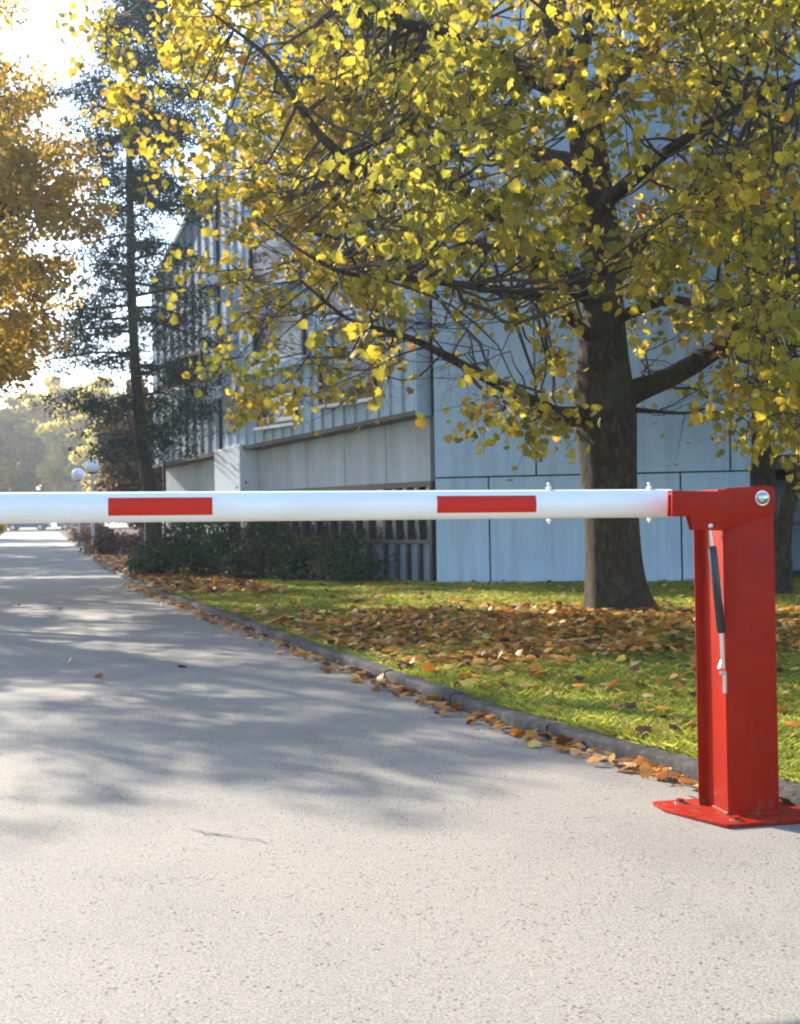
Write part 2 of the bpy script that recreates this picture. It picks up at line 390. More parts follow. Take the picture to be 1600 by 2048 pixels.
# ------------------------------------------------------------------ leaf templates and foliage
def leaf_template(kind):
    if kind == 'maple':
        half = [(.0, .0), (.16, -.06), (.34, -.02), (.46, .04), (.43, .2), (.54, .42), (.38, .46), (.30, .66), (.16, .68), (.0, .92)]
    elif kind == 'oval': half = [(0, 0), (.25, .2), (.3, .5), (.16, .8), (0, 1)]
    elif kind == 'needle': half = [(0, 0), (.12, .3), (.08, .8), (0, 1)]
    else: half = [(0, 0), (.32, .35), (.22, .8), (0, 1)]
    out = half+[(-x, y) for x, y in half[-2:0:-1]]
    pts = [(x, y-.42 if kind == 'maple' else y-.5, -.22*x*x*(1 if kind != 'maple' else 3.2)-(.12 if kind != 'maple' else .5)*(y-.35)**2) for x, y in out]
    n = len(pts)
    if kind in ('maple',):
        V = np.array([(0, .0, .06)]+pts); Fc = np.array([(0, 1+i, 1+(i+1) % n) for i in range(n)])
    else:
        V = np.array(pts); Fc = np.array([(0, i, i+1) for i in range(1, n-1)])
    return V, Fc
TPL = {k: leaf_template(k) for k in ('maple', 'oval', 'needle', 'kite')}
TPL['flat'] = (TPL['maple'][0]*np.array([1, 1, .38]), TPL['maple'][1])
def rotmats(n, droop=.6, flat=0):
    tip = RNG.normal(size=(n, 3)); tip[:, 2] -= droop*1.6
    if flat: tip[:, 2] *= (1-flat)
    tip /= np.linalg.norm(tip, axis=1)[:, None]
    nr = RNG.normal(size=(n, 3))
    if flat: nr = nr*(1-flat)*.9; nr[:, 2] += 1
    x = np.cross(tip, nr); x /= np.linalg.norm(x, axis=1)[:, None]
    z = np.cross(x, tip); return np.stack([x, tip, z], axis=2)
def foliage_mesh(name, P, sizes, kind='maple', droop=.6, flat=0, RM=None):
    T, Fc = TPL[kind]; n = len(P)
    RM = rotmats(n, droop, flat) if RM is None else RM
    V = np.einsum('nij,kj->nki', RM, T)*np.asarray(sizes)[:, None, None]+np.asarray(P)[:, None, :]
    Fa = (Fc[None]+(np.arange(n)*len(T))[:, None, None]).reshape(-1, 3)
    return npmesh(name, V.reshape(-1, 3), Fa)
def project(P):
    P = np.asarray(P)-np.array([0, 0, CH]); z = P@np.array(fw); return 800+F*(P@np.array(rt))/z, 1024-F*(P@np.array(up))/z, z

M['maple'] = leafmat('autumn_maple_leaf', [(0, (.17, .15, .03)), (.25, (.38, .30, .03)), (.5, (.66, .49, .03)), (.75, (.82, .59, .04)), (.9, (.74, .42, .05)), (1, (.5, .22, .05))], .64, (.45, (.3, .29, .035), .75))
M['orange'] = leafmat('orange_autumn_leaf', [(0, (.34, .27, .04)), (.3, (.6, .38, .05)), (.7, (.76, .48, .05)), (1, (.68, .3, .05))], .66, (.5, (.2, .2, .04), .5))
M['pine'] = leafmat('dark_conifer_needle', [(0, (.02, .05, .05)), (.6, (.035, .075, .065)), (1, (.06, .10, .07))], .15, spec=.08, rough=.8)
M['yellowgreen'] = leafmat('yellow_green_leaf', [(0, (.5, .42, .07)), (.5, (.76, .6, .1)), (1, (.8, .52, .08))], .72, (.15, (.34, .34, .06), .6))
M['redbrown'] = leafmat('red_brown_leaf', [(0, (.07, .045, .03)), (.6, (.16, .08, .045)), (1, (.26, .16, .05))], .3)
M['shrub'] = leafmat('dark_green_shrub_leaf', [(0, (.03, .05, .02)), (.6, (.05, .08, .035)), (1, (.09, .12, .05))], .25, spec=.08, rough=.8)
M['litter'] = leafmat('fallen_brown_leaf', [(0, (.07, .03, .02)), (.25, (.25, .085, .02)), (.5, (.6, .2, .02)), (.75, (.68, .3, .05)), (.9, (.62, .42, .2)), (1, (.75, .52, .04))], .25, rough=.5)
m = M['bark'] = mat('ridged_brown_bark', rough=.9, spec=.2); v = coords(m, (6, 6, 2.4), 'World')
n1 = noi(m, v, 3.6, 6, .7, .6)
c = ramp(m, n1, [(.3, (.012, .008, .005)), (.5, (.048, .033, .02)), (.72, (.12, .085, .052))])
c = mix(m, ramp(m, noi(m, coords(m, kind='World'), 1.6, 4), [(.5, (0, 0, 0)), (.7, (.6, .6, .6))]), c, (.075, .08, .025))
basecol(m, c); bump(m, n1, 1, .05)
M['twig'] = mat('twig_bark', (.055, .045, .038), .9, 0, .2)
M['pinebark'] = mat('dark_conifer_bark', (.05, .042, .036), .9, 0, .2)

def curve(pts, n):                  # smooth path through control points (with radius as 4th number)
    pts = [np.array(p, float) for p in pts]; out = []
    P = [2*pts[0]-pts[1]]+pts+[2*pts[-1]-pts[-2]]
    for i in range(1, len(P)-2):
        for k in range(n):
            t = k/n; a, b, c, d = P[i-1:i+3]
            out.append(.5*((2*b)+(-a+c)*t+(2*a-5*b+4*c-d)*t*t+(-a+3*b-3*c+d)*t**3))
    out.append(pts[-1]); return np.array(out)
def grow(mb, p, d, L, r, lvl, ends, k=5):
    n = max(4, int(L/.08)); pts = [Vector(p)]; dd = Vector(d).normalized(); rad = [r]
    for i in range(n):
        dd = (dd+Vector(RNG.normal(size=3)*.13)+V3(0, 0, .03)).normalized()
        pts.append(pts[-1]+dd*L/n); rad.append(r*(1-.75*(i+1)/n))
    mb.tube(pts, rad, k, cap=False)
    ends.append(pts[-1])
    if lvl > 0:
        for j in range(random.randint(3, 5)):
            i = random.randint(1, n-1); t = (pts[i+1]-pts[i]).normalized()
            side = t.cross(Vector(RNG.normal(size=3))).normalized()
            grow(mb, pts[i], t*.75+side*.75, L*random.uniform(.4, .65), rad[i]*.6, lvl-1, ends, 4)

def limb_path(ctrl, n=6):            # ctrl in (px, py, depth, width_px)
    pts = []
    for px, py, d, w in ctrl:
        p = U(px, py, d); pts.append((p.x, p.y, p.z, w*d/F/2))
    return curve(pts, n)

# ------------------------------------------------------------------ the maple
base = U(1232, 1228, 11.5); base.z = .03
T1 = empty('maple_tree', base); tag(T1, 'large yellow leaved maple with thick brown trunk on the lawn beside the red post', 'tree', 'maple trees on the lawn')
def rel(P): return [Vector(p[:3])-base for p in P]
tr = limb_path([(1236, 1250, 11.5, 175), (1233, 1215, 11.5, 132), (1228, 1130, 11.5, 112), (1222, 1020, 11.5, 109), (1216, 900, 11.5, 116), (1208, 800, 11.5, 122), (1205, 700, 11.5, 98), (1206, 600, 11.5, 80), (1200, 500, 11.5, 86), (1190, 400, 11.5, 78), (1172, 270, 11.4, 72), (1140, 150, 11.4, 60), (1105, 20, 11.3, 50), (1090, -200, 11.3, 38), (1110, -500, 11.4, 24), (1120, -900, 11.5, 8)], 8)
mb = MB(); pts = rel(tr)
k = 36; vs = []; fs = []
for i, p in enumerate(pts):
    r_ = tr[i][3]
    for j in range(k):
        a = 2*math.pi*j/k; h = p.z
        fl_ = 1+.5*math.exp(-max(h, 0)/.22)*max(0, math.cos(a*3+.6))**2*.8 if h < 1.2 else 1
        q = 1+.03*noise.noise(V3(math.cos(a)*5, math.sin(a)*5, h*1.2))+.06*noise.noise(V3(math.cos(a)*1.5, math.sin(a)*1.5, h*1.5))
        vs.append((p.x+math.cos(a)*r_*fl_*q, p.y+math.sin(a)*r_*fl_*q, p.z))
for i in range(len(pts)-1):
    for j in range(k): fs.append((i*k+j, i*k+(j+1) % k, (i+1)*k+(j+1) % k, (i+1)*k+j))
mb.add(vs, fs); mb.build('trunk', M['bark'], T1, smooth=True)
LIMBS = [
 [(1215, 610, 11.5, 60), (1140, 560, 11.3, 52), (1050, 490, 10.9, 42), (960, 400, 10.5, 36), (860, 375, 10.1, 30), (760, 350, 9.8, 26), (690, 315, 9.5, 22), (620, 245, 9.3, 16), (540, 120, 9.2, 10), (430, 30, 9.1, 5)],
 [(1190, 830, 11.5, 52), (1120, 830, 11.2, 34), (1050, 795, 10.9, 26), (960, 750, 10.5, 20), (870, 700, 10.2, 16), (790, 665, 10.0, 11), (700, 640, 9.8, 8), (600, 560, 9.6, 5)],
 [(1235, 800, 11.5, 55), (1290, 775, 11.4, 46), (1360, 745, 11.2, 40), (1430, 700, 11.0, 36), (1500, 640, 10.8, 30), (1580, 560, 10.6, 26), (1700, 440, 10.4, 20), (1900, 250, 10.2, 10)],
 [(1500, 645, 10.8, 20), (1550, 678, 10.6, 16), (1620, 688, 10.4, 13), (1720, 670, 10.1, 8), (1820, 620, 9.9, 4)],
 [(1215, 560, 11.5, 50), (1260, 510, 11.6, 40), (1320, 445, 11.8, 32), (1390, 390, 12.0, 26), (1480, 330, 12.2, 18), (1600, 220, 12.4, 10)],
 [(1150, 190, 11.4, 50), (1060, 150, 11.0, 40), (980, 105, 10.6, 34), (900, 70, 10.2, 28), (800, 40, 9.9, 20), (660, -60, 9.6, 10)],
 [(1160, 230, 11.4, 46), (1260, 130, 11.6, 34), (1350, 60, 11.8, 28), (1480, -10, 12, 22), (1650, -160, 12.2, 12)],
 [(1185, 560, 11.5, 30), (1110, 530, 11.9, 22), (1000, 500, 12.4, 16), (880, 470, 12.8, 12), (760, 480, 13.1, 8), (640, 560, 13.3, 4)],
 [(1200, 690, 11.5, 26), (1090, 600, 10.6, 20), (960, 575, 9.8, 16), (800, 555, 9.2, 13), (690, 545, 8.9, 10), (600, 500, 8.7, 6), (520, 440, 8.6, 3)],
 [(1225, 640, 11.5, 26), (1340, 600, 10.8, 18), (1450, 620, 10.2, 12), (1560, 590, 9.8, 8)],
 [(1170, 330, 11.4, 40), (1050, 300, 12.4, 28), (920, 240, 13.2, 20), (760, 180, 13.8, 12), (600, 150, 14.2, 6)],
 [(1185, 430, 11.5, 36), (1300, 330, 10.6, 26), (1430, 240, 9.8, 18), (1560, 180, 9.2, 12), (1750, 100, 8.8, 6)],
 [(1260, 820, 11.5, 15), (1300, 822, 11.3, 9), (1370, 826, 11.1, 6), (1420, 815, 11, 3)],
 [(1110, -60, 11.3, 36), (900, -250, 10.5, 24), (650, -420, 10, 10)],
 [(1100, -150, 11.3, 34), (1350, -350, 11, 20), (1600, -550, 10.8, 8)],
 [(1150, 180, 11.4, 34), (1180, 0, 9.8, 24), (1150, -250, 8.6, 12)]]
samples = []
for L_ in LIMBS:
    P = limb_path(L_); mb = MB(); mb.tube(rel(P), [max(p[3], .006) for p in P], 12, wob=.18, seed=random.random()*50)
    mb.build('branch', M['bark'], T1, smooth=True); samples += [p for p in P[4:]]
samples += [p for p in tr[60:]]
SP = np.array(samples)
poly = [(180, 40), (300, -60), (560, -200), (500, -700), (2300, -700), (2300, 820), (1620, 900), (1460, 850), (1450, 730), (1360, 650), (1290, 640), (1235, 760), (1170, 870), (1050, 880), (1000, 820), (1090, 760), (1060, 640), (900, 590), (830, 600), (800, 770), (690, 800), (480, 820), (450, 640), (410, 470), (400, 330), (200, 200)]
def inpoly(x, y, P=poly):
    c = False; j = len(P)-1
    for i in range(len(P)):
        if (P[i][1] > y) != (P[j][1] > y) and x < (P[j][0]-P[i][0])*(y-P[i][1])/(P[j][1]-P[i][1])+P[i][0]: c = not c
        j = i
    return c
holes = [(1370, 735, 115, 70, .9), (1450, 670, 60, 50, .7), (700, 450, 60, 40, .5), (850, 200, 60, 50, .5), (1330, 250, 70, 50, .5), (560, 330, 70, 60, .5), (1480, 480, 60, 60, .5), (760, 300, 60, 40, .5), (1000, 330, 60, 50, .5), (960, 640, 130, 90, .9), (1340, 560, 60, 40, .3), (1280, 650, 60, 60, .8), (590, 650, 120, 120, .65), (720, 760, 150, 60, .6), (330, 100, 160, 160, .45), (930, 330, 70, 60, .5), (1180, 450, 90, 200, .35), (1140, 700, 80, 100, .4), (470, 420, 70, 130, .4), (960, 500, 120, 70, .5), (1200, 180, 90, 150, .3), (640, 700, 200, 90, .4)]
clusters = []
tries = 0
while len(clusters) < 660 and tries < 60000:
    tries += 1
    px, py = random.uniform(150, 2250), random.uniform(-680, 900)
    inf = 0 <= px <= 1600 and py > -60
    if not inf and random.random() < .82: continue
    if not inpoly(px, py): continue
    if any(((px-a)/c)**2+((py-b)/d)**2 < 1 and random.random() < e for a, b, c, d, e in holes): continue
    r_ = (px-800)/F; A = 1+r_*r_; Bq = -2*(2.0*r_+11.5); Cq = 4+11.5**2-5.4**2; D = Bq*Bq-4*A*Cq
    if D <= 0: Y = -Bq/(2*A)
    else:
        y0 = (-Bq-math.sqrt(D))/(2*A); y1 = (-Bq+math.sqrt(D))/(2*A); Y = random.uniform(max(y0, 7.0), min(y1, 15.6))
    if px < 700 and Y < 9.2: continue
    if 1120 < px < 1280 and py > 120 and Y < 11.9 and random.random() < (.8 if py > 480 else .4): continue
    clusters.append((U(px, py, Y), px, py))
for _ in range(70):
    px, py = random.uniform(380, 960), random.uniform(-50, 400)
    if inpoly(px, py): clusters.append((U(px, py, random.uniform(9.3, 12.5)), px, py))
tw = MB(); LP = []
def leafy(c, n, rad, tw, base, LP, rt_=.005, droop=-.25):
    nsub = max(3, n//9)
    for s_ in range(nsub):
        dv = Vector(RNG.normal(size=3)); dv.z = dv.z*.6+droop; dv.normalize()
        L = rad*random.uniform(.6, 1.2); a = c; b = c+dv*L+V3(0, 0, -.05)
        mid = (a+b)/2+V3(0, 0, .05)
        tw.tube([a-base, mid-base, b-base], [rt_, rt_*.7, rt_*.3], 3, cap=False)
        for q in range(max(1, n//nsub)):
            t = random.uniform(.2, 1.05); p = a.lerp(b, t)
            LP.append((p.x+random.gauss(0, .055), p.y+random.gauss(0, .055), p.z+random.gauss(0, .05)-.03))
for c, px, py in clusters:
    q = SP[np.argmin(np.linalg.norm(SP[:, :3]-np.array(c), axis=1)*(1+.25*RNG.random(len(SP))))]
    a = Vector(q[:3]); dd = (c-a); L = dd.length
    n = max(3, int(L/.25)); pts = []
    w1 = Vector(RNG.normal(size=3)*.1*L)
    for i in range(n+1):
        t = i/n; pts.append(a+dd*t+w1*math.sin(math.pi*t)+Vector(RNG.normal(size=3)*.02)*(1 if 0 < i < n else 0)-base+V3(0, 0, -.08*L*math.sin(math.pi*t)))
    tw.tube(pts, [max(.005, min(q[3]*.6, .012+.006*L)*(1-.6*i/n)) for i in range(n+1)], 5, cap=False)
    leafy(c, random.randint(30, 58), random.uniform(.3, .62), tw, base, LP)
ends = []
for px, py, d, dx, dz, L in ([(random.uniform(880, 1110), random.uniform(560, 780), random.uniform(10.2, 12), -1, random.uniform(-.3, .5), .8) for _ in range(15)]
        + [(random.uniform(1270, 1330), random.uniform(690, 830), 11.3, 1, random.uniform(-.5, .4), random.uniform(.5, .8)) for _ in range(9)]
        + [(random.uniform(620, 980), random.uniform(620, 780), random.uniform(9.6, 11.5), -1, random.uniform(-.5, .2), .9) for _ in range(14)]
        + [(random.uniform(450, 1100), random.uniform(300, 560), random.uniform(9, 12.5), -1, random.uniform(-.2, .5), .9) for _ in range(18)]):
    s0 = U(px, py, d); q = SP[np.argmin(np.linalg.norm(SP[:, :3]-np.array(s0), axis=1))]; a = Vector(q[:3])
    L0 = (s0-a).length; kn = [a-base, a.lerp(s0, .33)-base+Vector(RNG.normal(size=3)*.09*L0), a.lerp(s0, .7)-base+Vector(RNG.normal(size=3)*.07*L0), s0-base]
    cv = curve([tuple(q_) for q_ in kn], 5); tw.tube(list(cv), list(np.linspace(.010, .006, len(cv))), 5, cap=False)
    grow(tw, s0-base, V3(dx, random.uniform(-.5, .5), dz), L, .0062, 2, ends)
for e in ends:
    if random.random() < .12:
        p = e+base; LP.append((p.x, p.y, p.z-.04))
for px, py, d in ((968, 893, 10.4), (1352, 930, 10.9), (1437, 910, 10.8), (460, 590, 9.7), (440, 640, 9.7), (352, 640, 9.5)):
    p = U(px, py, d); LP.append(tuple(p)); q = SP[np.argmin(np.linalg.norm(SP[:, :3]-np.array(p), axis=1))]
    tw.tube([Vector(q[:3])-base, p-base+V3(0, 0, .04)], [.006, .002], 3, cap=False)
tag(tw.build('twigs', M['twig'], T1, smooth=True), kind='stuff')
LP = np.array(LP); SZ = RNG.uniform(.045, .1, len(LP)); RM = rotmats(len(LP), .55)
qx, qy, qd = project(LP)
vis = (qx > 20) & (qx < 1580) & (qy > 10) & (qy < 960); score = np.where(vis, SZ/qd, 0)
near = np.argsort(-score)[:300]; rest = np.setdiff1d(np.arange(len(LP)), near)
tag(link('foliage', foliage_mesh('foliage', LP[rest]-np.array(base), SZ[rest], RM=RM[rest]), M['maple'], T1), kind='stuff')
T, Fc = TPL['maple']; lm = npmesh('leaf', T, Fc); lm.materials.append(M['maple'])
for i in near:
    o = link('leaf', lm, None, T1); mw = Matrix(RM[i].tolist()).to_4x4(); mw.translation = Vector(LP[i])-base
    o.matrix_local = mw @ Matrix.Scale(float(SZ[i]), 4)

# ------------------------------------------------------------------ general trees
def simple_tree(name, label, cat, group, foot, trunk, branches, clus, m_leaf, m_bark, size, per, kind='kite', rad=(.4, .8), tw_r=.012):
    """foot: base point; trunk: list of (x,y,z,r); branches: lists of (x,y,z,r); clus: cluster centres"""
    T = empty(name, foot); tag(T, label, cat, group)
    f = Vector(foot); P = curve(trunk, 5)
    mb = MB(); mb.tube([Vector(p[:3])-f for p in P], [p[3] for p in P], 14, wob=.12, seed=foot[0]); mb.build('trunk', m_bark, T, smooth=True)
    sm = [p for p in P[len(P)//3:]]
    for b in branches:
        Q = curve(b, 4); mb = MB(); mb.tube([Vector(p[:3])-f for p in Q], [max(p[3], .005) for p in Q], 8, wob=.12); mb.build('branch', m_bark, T, smooth=True); sm += list(Q)
    sm = np.array(sm); tw = MB(); LP = []
    for c in clus:
        c = Vector(c); q = sm[np.argmin(np.linalg.norm(sm[:, :3]-np.array(c), axis=1))]; a = Vector(q[:3])
        tw.tube([a-f, (a+c)/2-f+Vector(RNG.normal(size=3)*.08), c-f], [min(q[3], tw_r*2), tw_r, tw_r*.5], 4, cap=False)
        R_ = random.uniform(*rad); n = int(per*random.uniform(.7, 1.3))
        X = RNG.normal(size=(n, 3)); X /= np.linalg.norm(X, axis=1)[:, None]; X *= (RNG.random(n)**.45)[:, None]*R_; X[:, 2] *= .6
        LP.append(X+np.array(c))
    tag(tw.build('twigs', M['twig'], T), kind='stuff')
    LP = np.concatenate(LP)
    tag(link('foliage', foliage_mesh('foliage', LP-np.array(foot), RNG.uniform(size*.7, size*1.3, len(LP)), kind, .3), m_leaf, T), kind='stuff')
    return T

# second and third maple behind the post
f2 = U(1532, 1185, 14.2); f2.z = .04
cl = [U(random.uniform(1380, 1800), random.uniform(-100, 830), random.uniform(12.6, 15.6)) for _ in range(110)]
cl = [c for c in cl if not (project([c])[0][0] < 1450 and project([c])[1][0] > 650)]
def pw(px, py, d, w): p = U(px, py, d); return (p.x, p.y, p.z, w*d/F/2)
simple_tree('maple_tree', 'slender maple with forked upright trunk just behind the red barrier post', 'tree', 'maple trees on the lawn', tuple(f2),
    [(f2.x, f2.y, -.02, .19), pw(1530, 1080, 14.2, 50), pw(1527, 960, 14.2, 46), pw(1524, 850, 14.2, 42), pw(1528, 700, 14.2, 34), pw(1520, 500, 14.2, 28), pw(1500, 250, 14.2, 20), pw(1490, -100, 14.2, 8)],
    [[pw(1526, 780, 14.2, 28), pw(1600, 640, 14, 20), pw(1700, 500, 13.8, 8)], [pw(1520, 560, 14.2, 22), pw(1440, 430, 14.4, 14), pw(1400, 250, 14.6, 6)], [pw(1510, 350, 14.2, 20), pw(1600, 200, 14, 12), pw(1680, 60, 13.8, 5)]],
    cl, M['maple'], M['bark'], .095, 36, 'maple')
f3 = U(1572, 1200, 13.2); f3.z = .04
cl = [U(random.uniform(1700, 2300), random.uniform(-100, 700), random.uniform(11.5, 14.5)) for _ in range(60)]
simple_tree('maple_tree', 'dark leaning maple trunk at the right edge of the picture behind the barrier', 'tree', 'maple trees on the lawn', tuple(f3),
    [(f3.x-.03, f3.y, -.02, .13), pw(1566, 1090, 13.2, 32), pw(1578, 1000, 13.2, 32), pw(1610, 920, 13.2, 34), pw(1690, 780, 13.2, 36), pw(1800, 560, 13.2, 26), pw(1950, 200, 13.2, 10)],
    [[pw(1700, 760, 13.2, 20), pw(1760, 560, 13, 14), pw(1770, 300, 13, 6)], [pw(1800, 560, 13.2, 20), pw(1950, 450, 13, 12), pw(2150, 350, 13, 6)]],
    cl, M['maple'], M['bark'], .095, 36, 'maple')

# orange tree at the left
spots = [(20, 190, 70, 60), (90, 330, 95, 65), (10, 330, 90, 80), (150, 420, 60, 50), (60, 430, 90, 50), (-60, 450, 120, 120), (60, 550, 80, 35), (100, 590, 45, 30), (10, 620, 70, 50), (70, 660, 55, 35), (-40, 700, 70, 70), (15, 750, 35, 30), (-150, 300, 120, 150), (-150, 600, 120, 120), (-230, 100, 120, 120), (-60, 150, 60, 60), (0, 10, 30, 25)]
spots += [(-30, 745, 80, 50), (25, 700, 45, 40), (-20, 560, 100, 60)]
cl = []
for a, b, c_, d in spots:
    for _ in range(int(c_*d/175)):
        an = random.uniform(0, 6.28); q = math.sqrt(random.random()); cl.append(U(a+c_*q*math.cos(an), b+d*q*math.sin(an), random.uniform(14.5, 18.5)))
for _ in range(230):
    cl.append(V3(random.gauss(-9.6, 2.1), random.gauss(16.2, 2.0), random.uniform(2.8, 8.4)))
for _ in range(190):
    z = random.uniform(4.2, 8.2); xs, ys = random.uniform(-4.5, 1.3), random.uniform(3.7, 9.5)
    if ys < 4.3+.25*abs(xs+.5)*random.random(): continue
    c_ = V3(xs-1.285*z, ys+1.427*z, z)
    if c_.x/c_.y < -.35: cl.append(c_)
cl = [c for c in cl if not (-3.5 < c[0]+1.285*c[2] < 2.2 and c[1]-1.427*c[2] < 3.75)]
cl = [c for c in cl if c[0]/c[1] > -.34 or not (c[0]+1.285*c[2] > XR(c[1]-1.427*c[2])-.1 and random.random() < .72)]
f5 = V3(-9.6, 16.8, .05)
simple_tree('orange_tree', 'orange brown autumn tree leaning into the picture from the left edge', 'tree', None, tuple(f5),
    [(-9.6, 16.8, 0, .24), (-9.5, 16.8, 2, .19), (-9.3, 16.7, 4, .15), (-9.2, 16.6, 6.5, .09), (-9.1, 16.6, 8.6, .02)],
    [[(-9.5, 16.8, 2.4, .1), (-7.8, 16.6, 3.2, .07), (-6.0, 16.4, 3.8, .03)], [(-9.4, 16.7, 3.4, .1), (-7.5, 16.2, 4.6, .07), (-5.4, 16, 5.2, .02)], [(-9.3, 16.7, 4.2, .09), (-7.6, 17, 5.8, .06), (-5.8, 17, 7, .02)],
     [(-9.3, 16.7, 3.6, .1), (-10.8, 16, 5, .05), (-11.8, 15.5, 6, .02)], [(-9.2, 16.6, 5.2, .08), (-8.6, 15.4, 6.8, .04), (-8, 15, 8, .02)]],
    cl, M['orange'], M['bark'], .075, 62, 'oval', (.2, .42), .007)

# trees standing left of the road, mostly outside the picture, whose shade falls on the road
def round_tree(name, label, group, x, y, h, r, m_leaf, per=70, size=.12, nc=90, cb=.3, kind='kite', rad=(.5, .9)):
    z0 = gz(y)+.05; foot = (x, y, z0)
    brs = []
    for k in range(7):
        a = k*2.4+x; zz = h*(cb+.08*k)
        brs.append([(x, y, z0+zz*.9, .05+h*.004), (x+math.cos(a)*r*.4, y+math.sin(a)*r*.4, z0+zz+h*.08, .05), (x+math.cos(a)*r*.85, y+math.sin(a)*r*.85, z0+zz+h*.14, .015)])
    cs = []
    while len(cs) < nc:
        p = RNG.normal(size=3); p /= np.linalg.norm(p); p *= random.random()**.4
        q = V3(x+p[0]*r, y+p[1]*r, z0+h*(cb+(1-cb)*.5)+p[2]*h*(1-cb)*.5)
        if noise.noise(q*.45+V3(x, 0, 0)) < .28: cs.append(q)
    return simple_tree(name, label, 'tree', group, foot, [(x, y, z0-.1, h*.022), (x+.1, y, z0+h*.3, h*.017), (x, y+.1, z0+h*.6, h*.011), (x, y, z0+h*.92, .02)], brs, cs, m_leaf, M['bark'], size, per, kind, rad)
round_tree('autumn_tree', 'autumn tree left of the road out of the picture whose shade falls on the asphalt', None, -13.5, 20.5, 9.5, 3.4, M['orange'], 80, .13, 130)
round_tree('autumn_tree', 'farther autumn tree left of the road out of the picture', None, -16.4, 29.5, 12, 4.3, M['orange'], 110, .17, 170)

# tall dark conifer
fp = U(312, 1105, 22.6); fp.z = lz(fp.x, fp.y)
TP = empty('pine_tree', fp); tag(TP, 'tall dark conifer with thin bare lower trunk at the left end of the building', 'tree')
D_ = 22.6
tp = curve([(fp.x, fp.y, fp.z-.05, .19), pw(300, 985, D_, 30), pw(285, 900, D_, 26), pw(272, 760, D_, 22), pw(264, 600, D_, 18), pw(260, 400, D_, 15), pw(256, 200, D_, 12), pw(252, 0, D_, 9), pw(250, -150, D_, 5)], 6)
mb = MB(); mb.tube([Vector(p[:3])-fp for p in tp], [p[3] for p in tp], 12, wob=.1); mb.build('trunk', M['pinebark'], TP, smooth=True)
rows = [(-120, 210, 310), (-70, 190, 340), (-20, 190, 370), (30, 190, 390), (80, 195, 400), (130, 190, 420), (180, 120, 430), (230, 130, 430), (270, 160, 420), (310, 185, 400), (350, 190, 390), (400, 200, 400), (430, 190, 430), (480, 150, 400), (520, 140, 380), (560, 150, 400), (600, 110, 440), (640, 90, 450), (680, 60, 450), (720, 60, 430), (760, 130, 430), (800, 90, 420), (830, 140, 430), (870, 180, 400)]
PLP = []; tw = MB()
for (yy, xl, xr) in rows:
    for xe in (xl, xr, random.uniform(xl, xr)):
        for rep in range(2):
            cxp = np.interp(yy, [-150, 400, 900], [250, 260, 285]); y1 = yy+random.uniform(-22, 22); xe2 = cxp+(xe-cxp)*random.uniform(.6, 1.03)
            dd = D_+random.uniform(-1.3, .5) if xe2 > cxp else D_+random.uniform(-1, 1)
            if xe2 > 330: dd = D_-1.0-(xe2-330)*.012
            a = U(cxp, y1-random.uniform(-5, 30), D_); b = U(xe2, y1+random.uniform(-10, 25), dd); md = (a+b)/2+V3(0, 0, random.uniform(-.05, .2))
            P = curve([(*a, .035), (*md, .022), (*b, .008)], 4)
            if rep == 0:
                bm_ = MB(); bm_.tube([Vector(p[:3])-fp for p in P], [p[3] for p in P], 6); bm_.build('branch', M['pinebark'], TP, smooth=True)
            L = (b-a).length
            for _ in range(int((5+L*7)*(.5 if xe2 > 330 and yy > 420 else 1.35 if yy < 400 else 1))):
                t = random.uniform(.25, 1.04); c = np.array(a.lerp(b, t))+RNG.normal(size=3)*[.16, .16, .11]
                n = random.randint(18, 42); X = RNG.normal(size=(n, 3))*[.11, .11, .06]; PLP.append(X+c)
PLP = np.concatenate(PLP)
tag(link('foliage', foliage_mesh('foliage', PLP-np.array(fp), RNG.uniform(.06, .13, len(PLP)), 'needle', 0), M['pine'], TP), kind='stuff')

# far yellow-green trees closing the road, and dark trees on both sides of it
labs = ['far yellow green tree standing left of the road end', 'far pale yellow tree behind the end of the road', 'far green gold tree between the road end and the globe lamps', 'far bushy tree just behind the globe lamps', 'far tall tree behind the dark conifer trunk']
for i, (x, y, h, r) in enumerate(((-45, 128, 16, 6.5), (-37.5, 134, 17, 6), (-30.5, 122, 15, 5.5), (-24.5, 112, 12, 5), (-21, 126, 14, 5))):
    round_tree('yellow_green_tree', labs[i], 'far trees closing the road', x, y, h, r, M['yellowgreen'], 210, .42, 230, .03, 'kite', (.9, 1.6))
for i, (x, y, h, r, mm, lb) in enumerate(((-7.9, 42, 5.2, 2.0, 'redbrown', 'red brown bushy tree behind the globe lamp'), (-6.2, 38, 5.3, 1.7, 'redbrown', 'brown leaved tree behind the conifer trunk'), (-11.4, 60, 7.0, 2.4, 'redbrown', 'dark brown tree farther back behind the lamps'), (-7.6, 31.5, 4.6, 1.0, 'redbrown', 'dark brown small tree between conifer and lamps'))):
    round_tree('small_tree', lb, None, x+(.9 if i == 3 else 0), y, h, r, M[mm], 170, .16, 60, .12, 'kite', (.4, .8))
for i, (x, y) in enumerate(((-22.5, 52), (-17.8, 39.5), (-31, 72))):
    round_tree('autumn_tree', ['autumn tree standing back from the left verge', 'nearer autumn tree on the left verge', 'farthest autumn tree on the left verge'][i], 'autumn trees on the left verge', x, y, 11.5, 4.1, M['orange'], 130, .22, 150, .15, 'kite', (.6, 1.1))

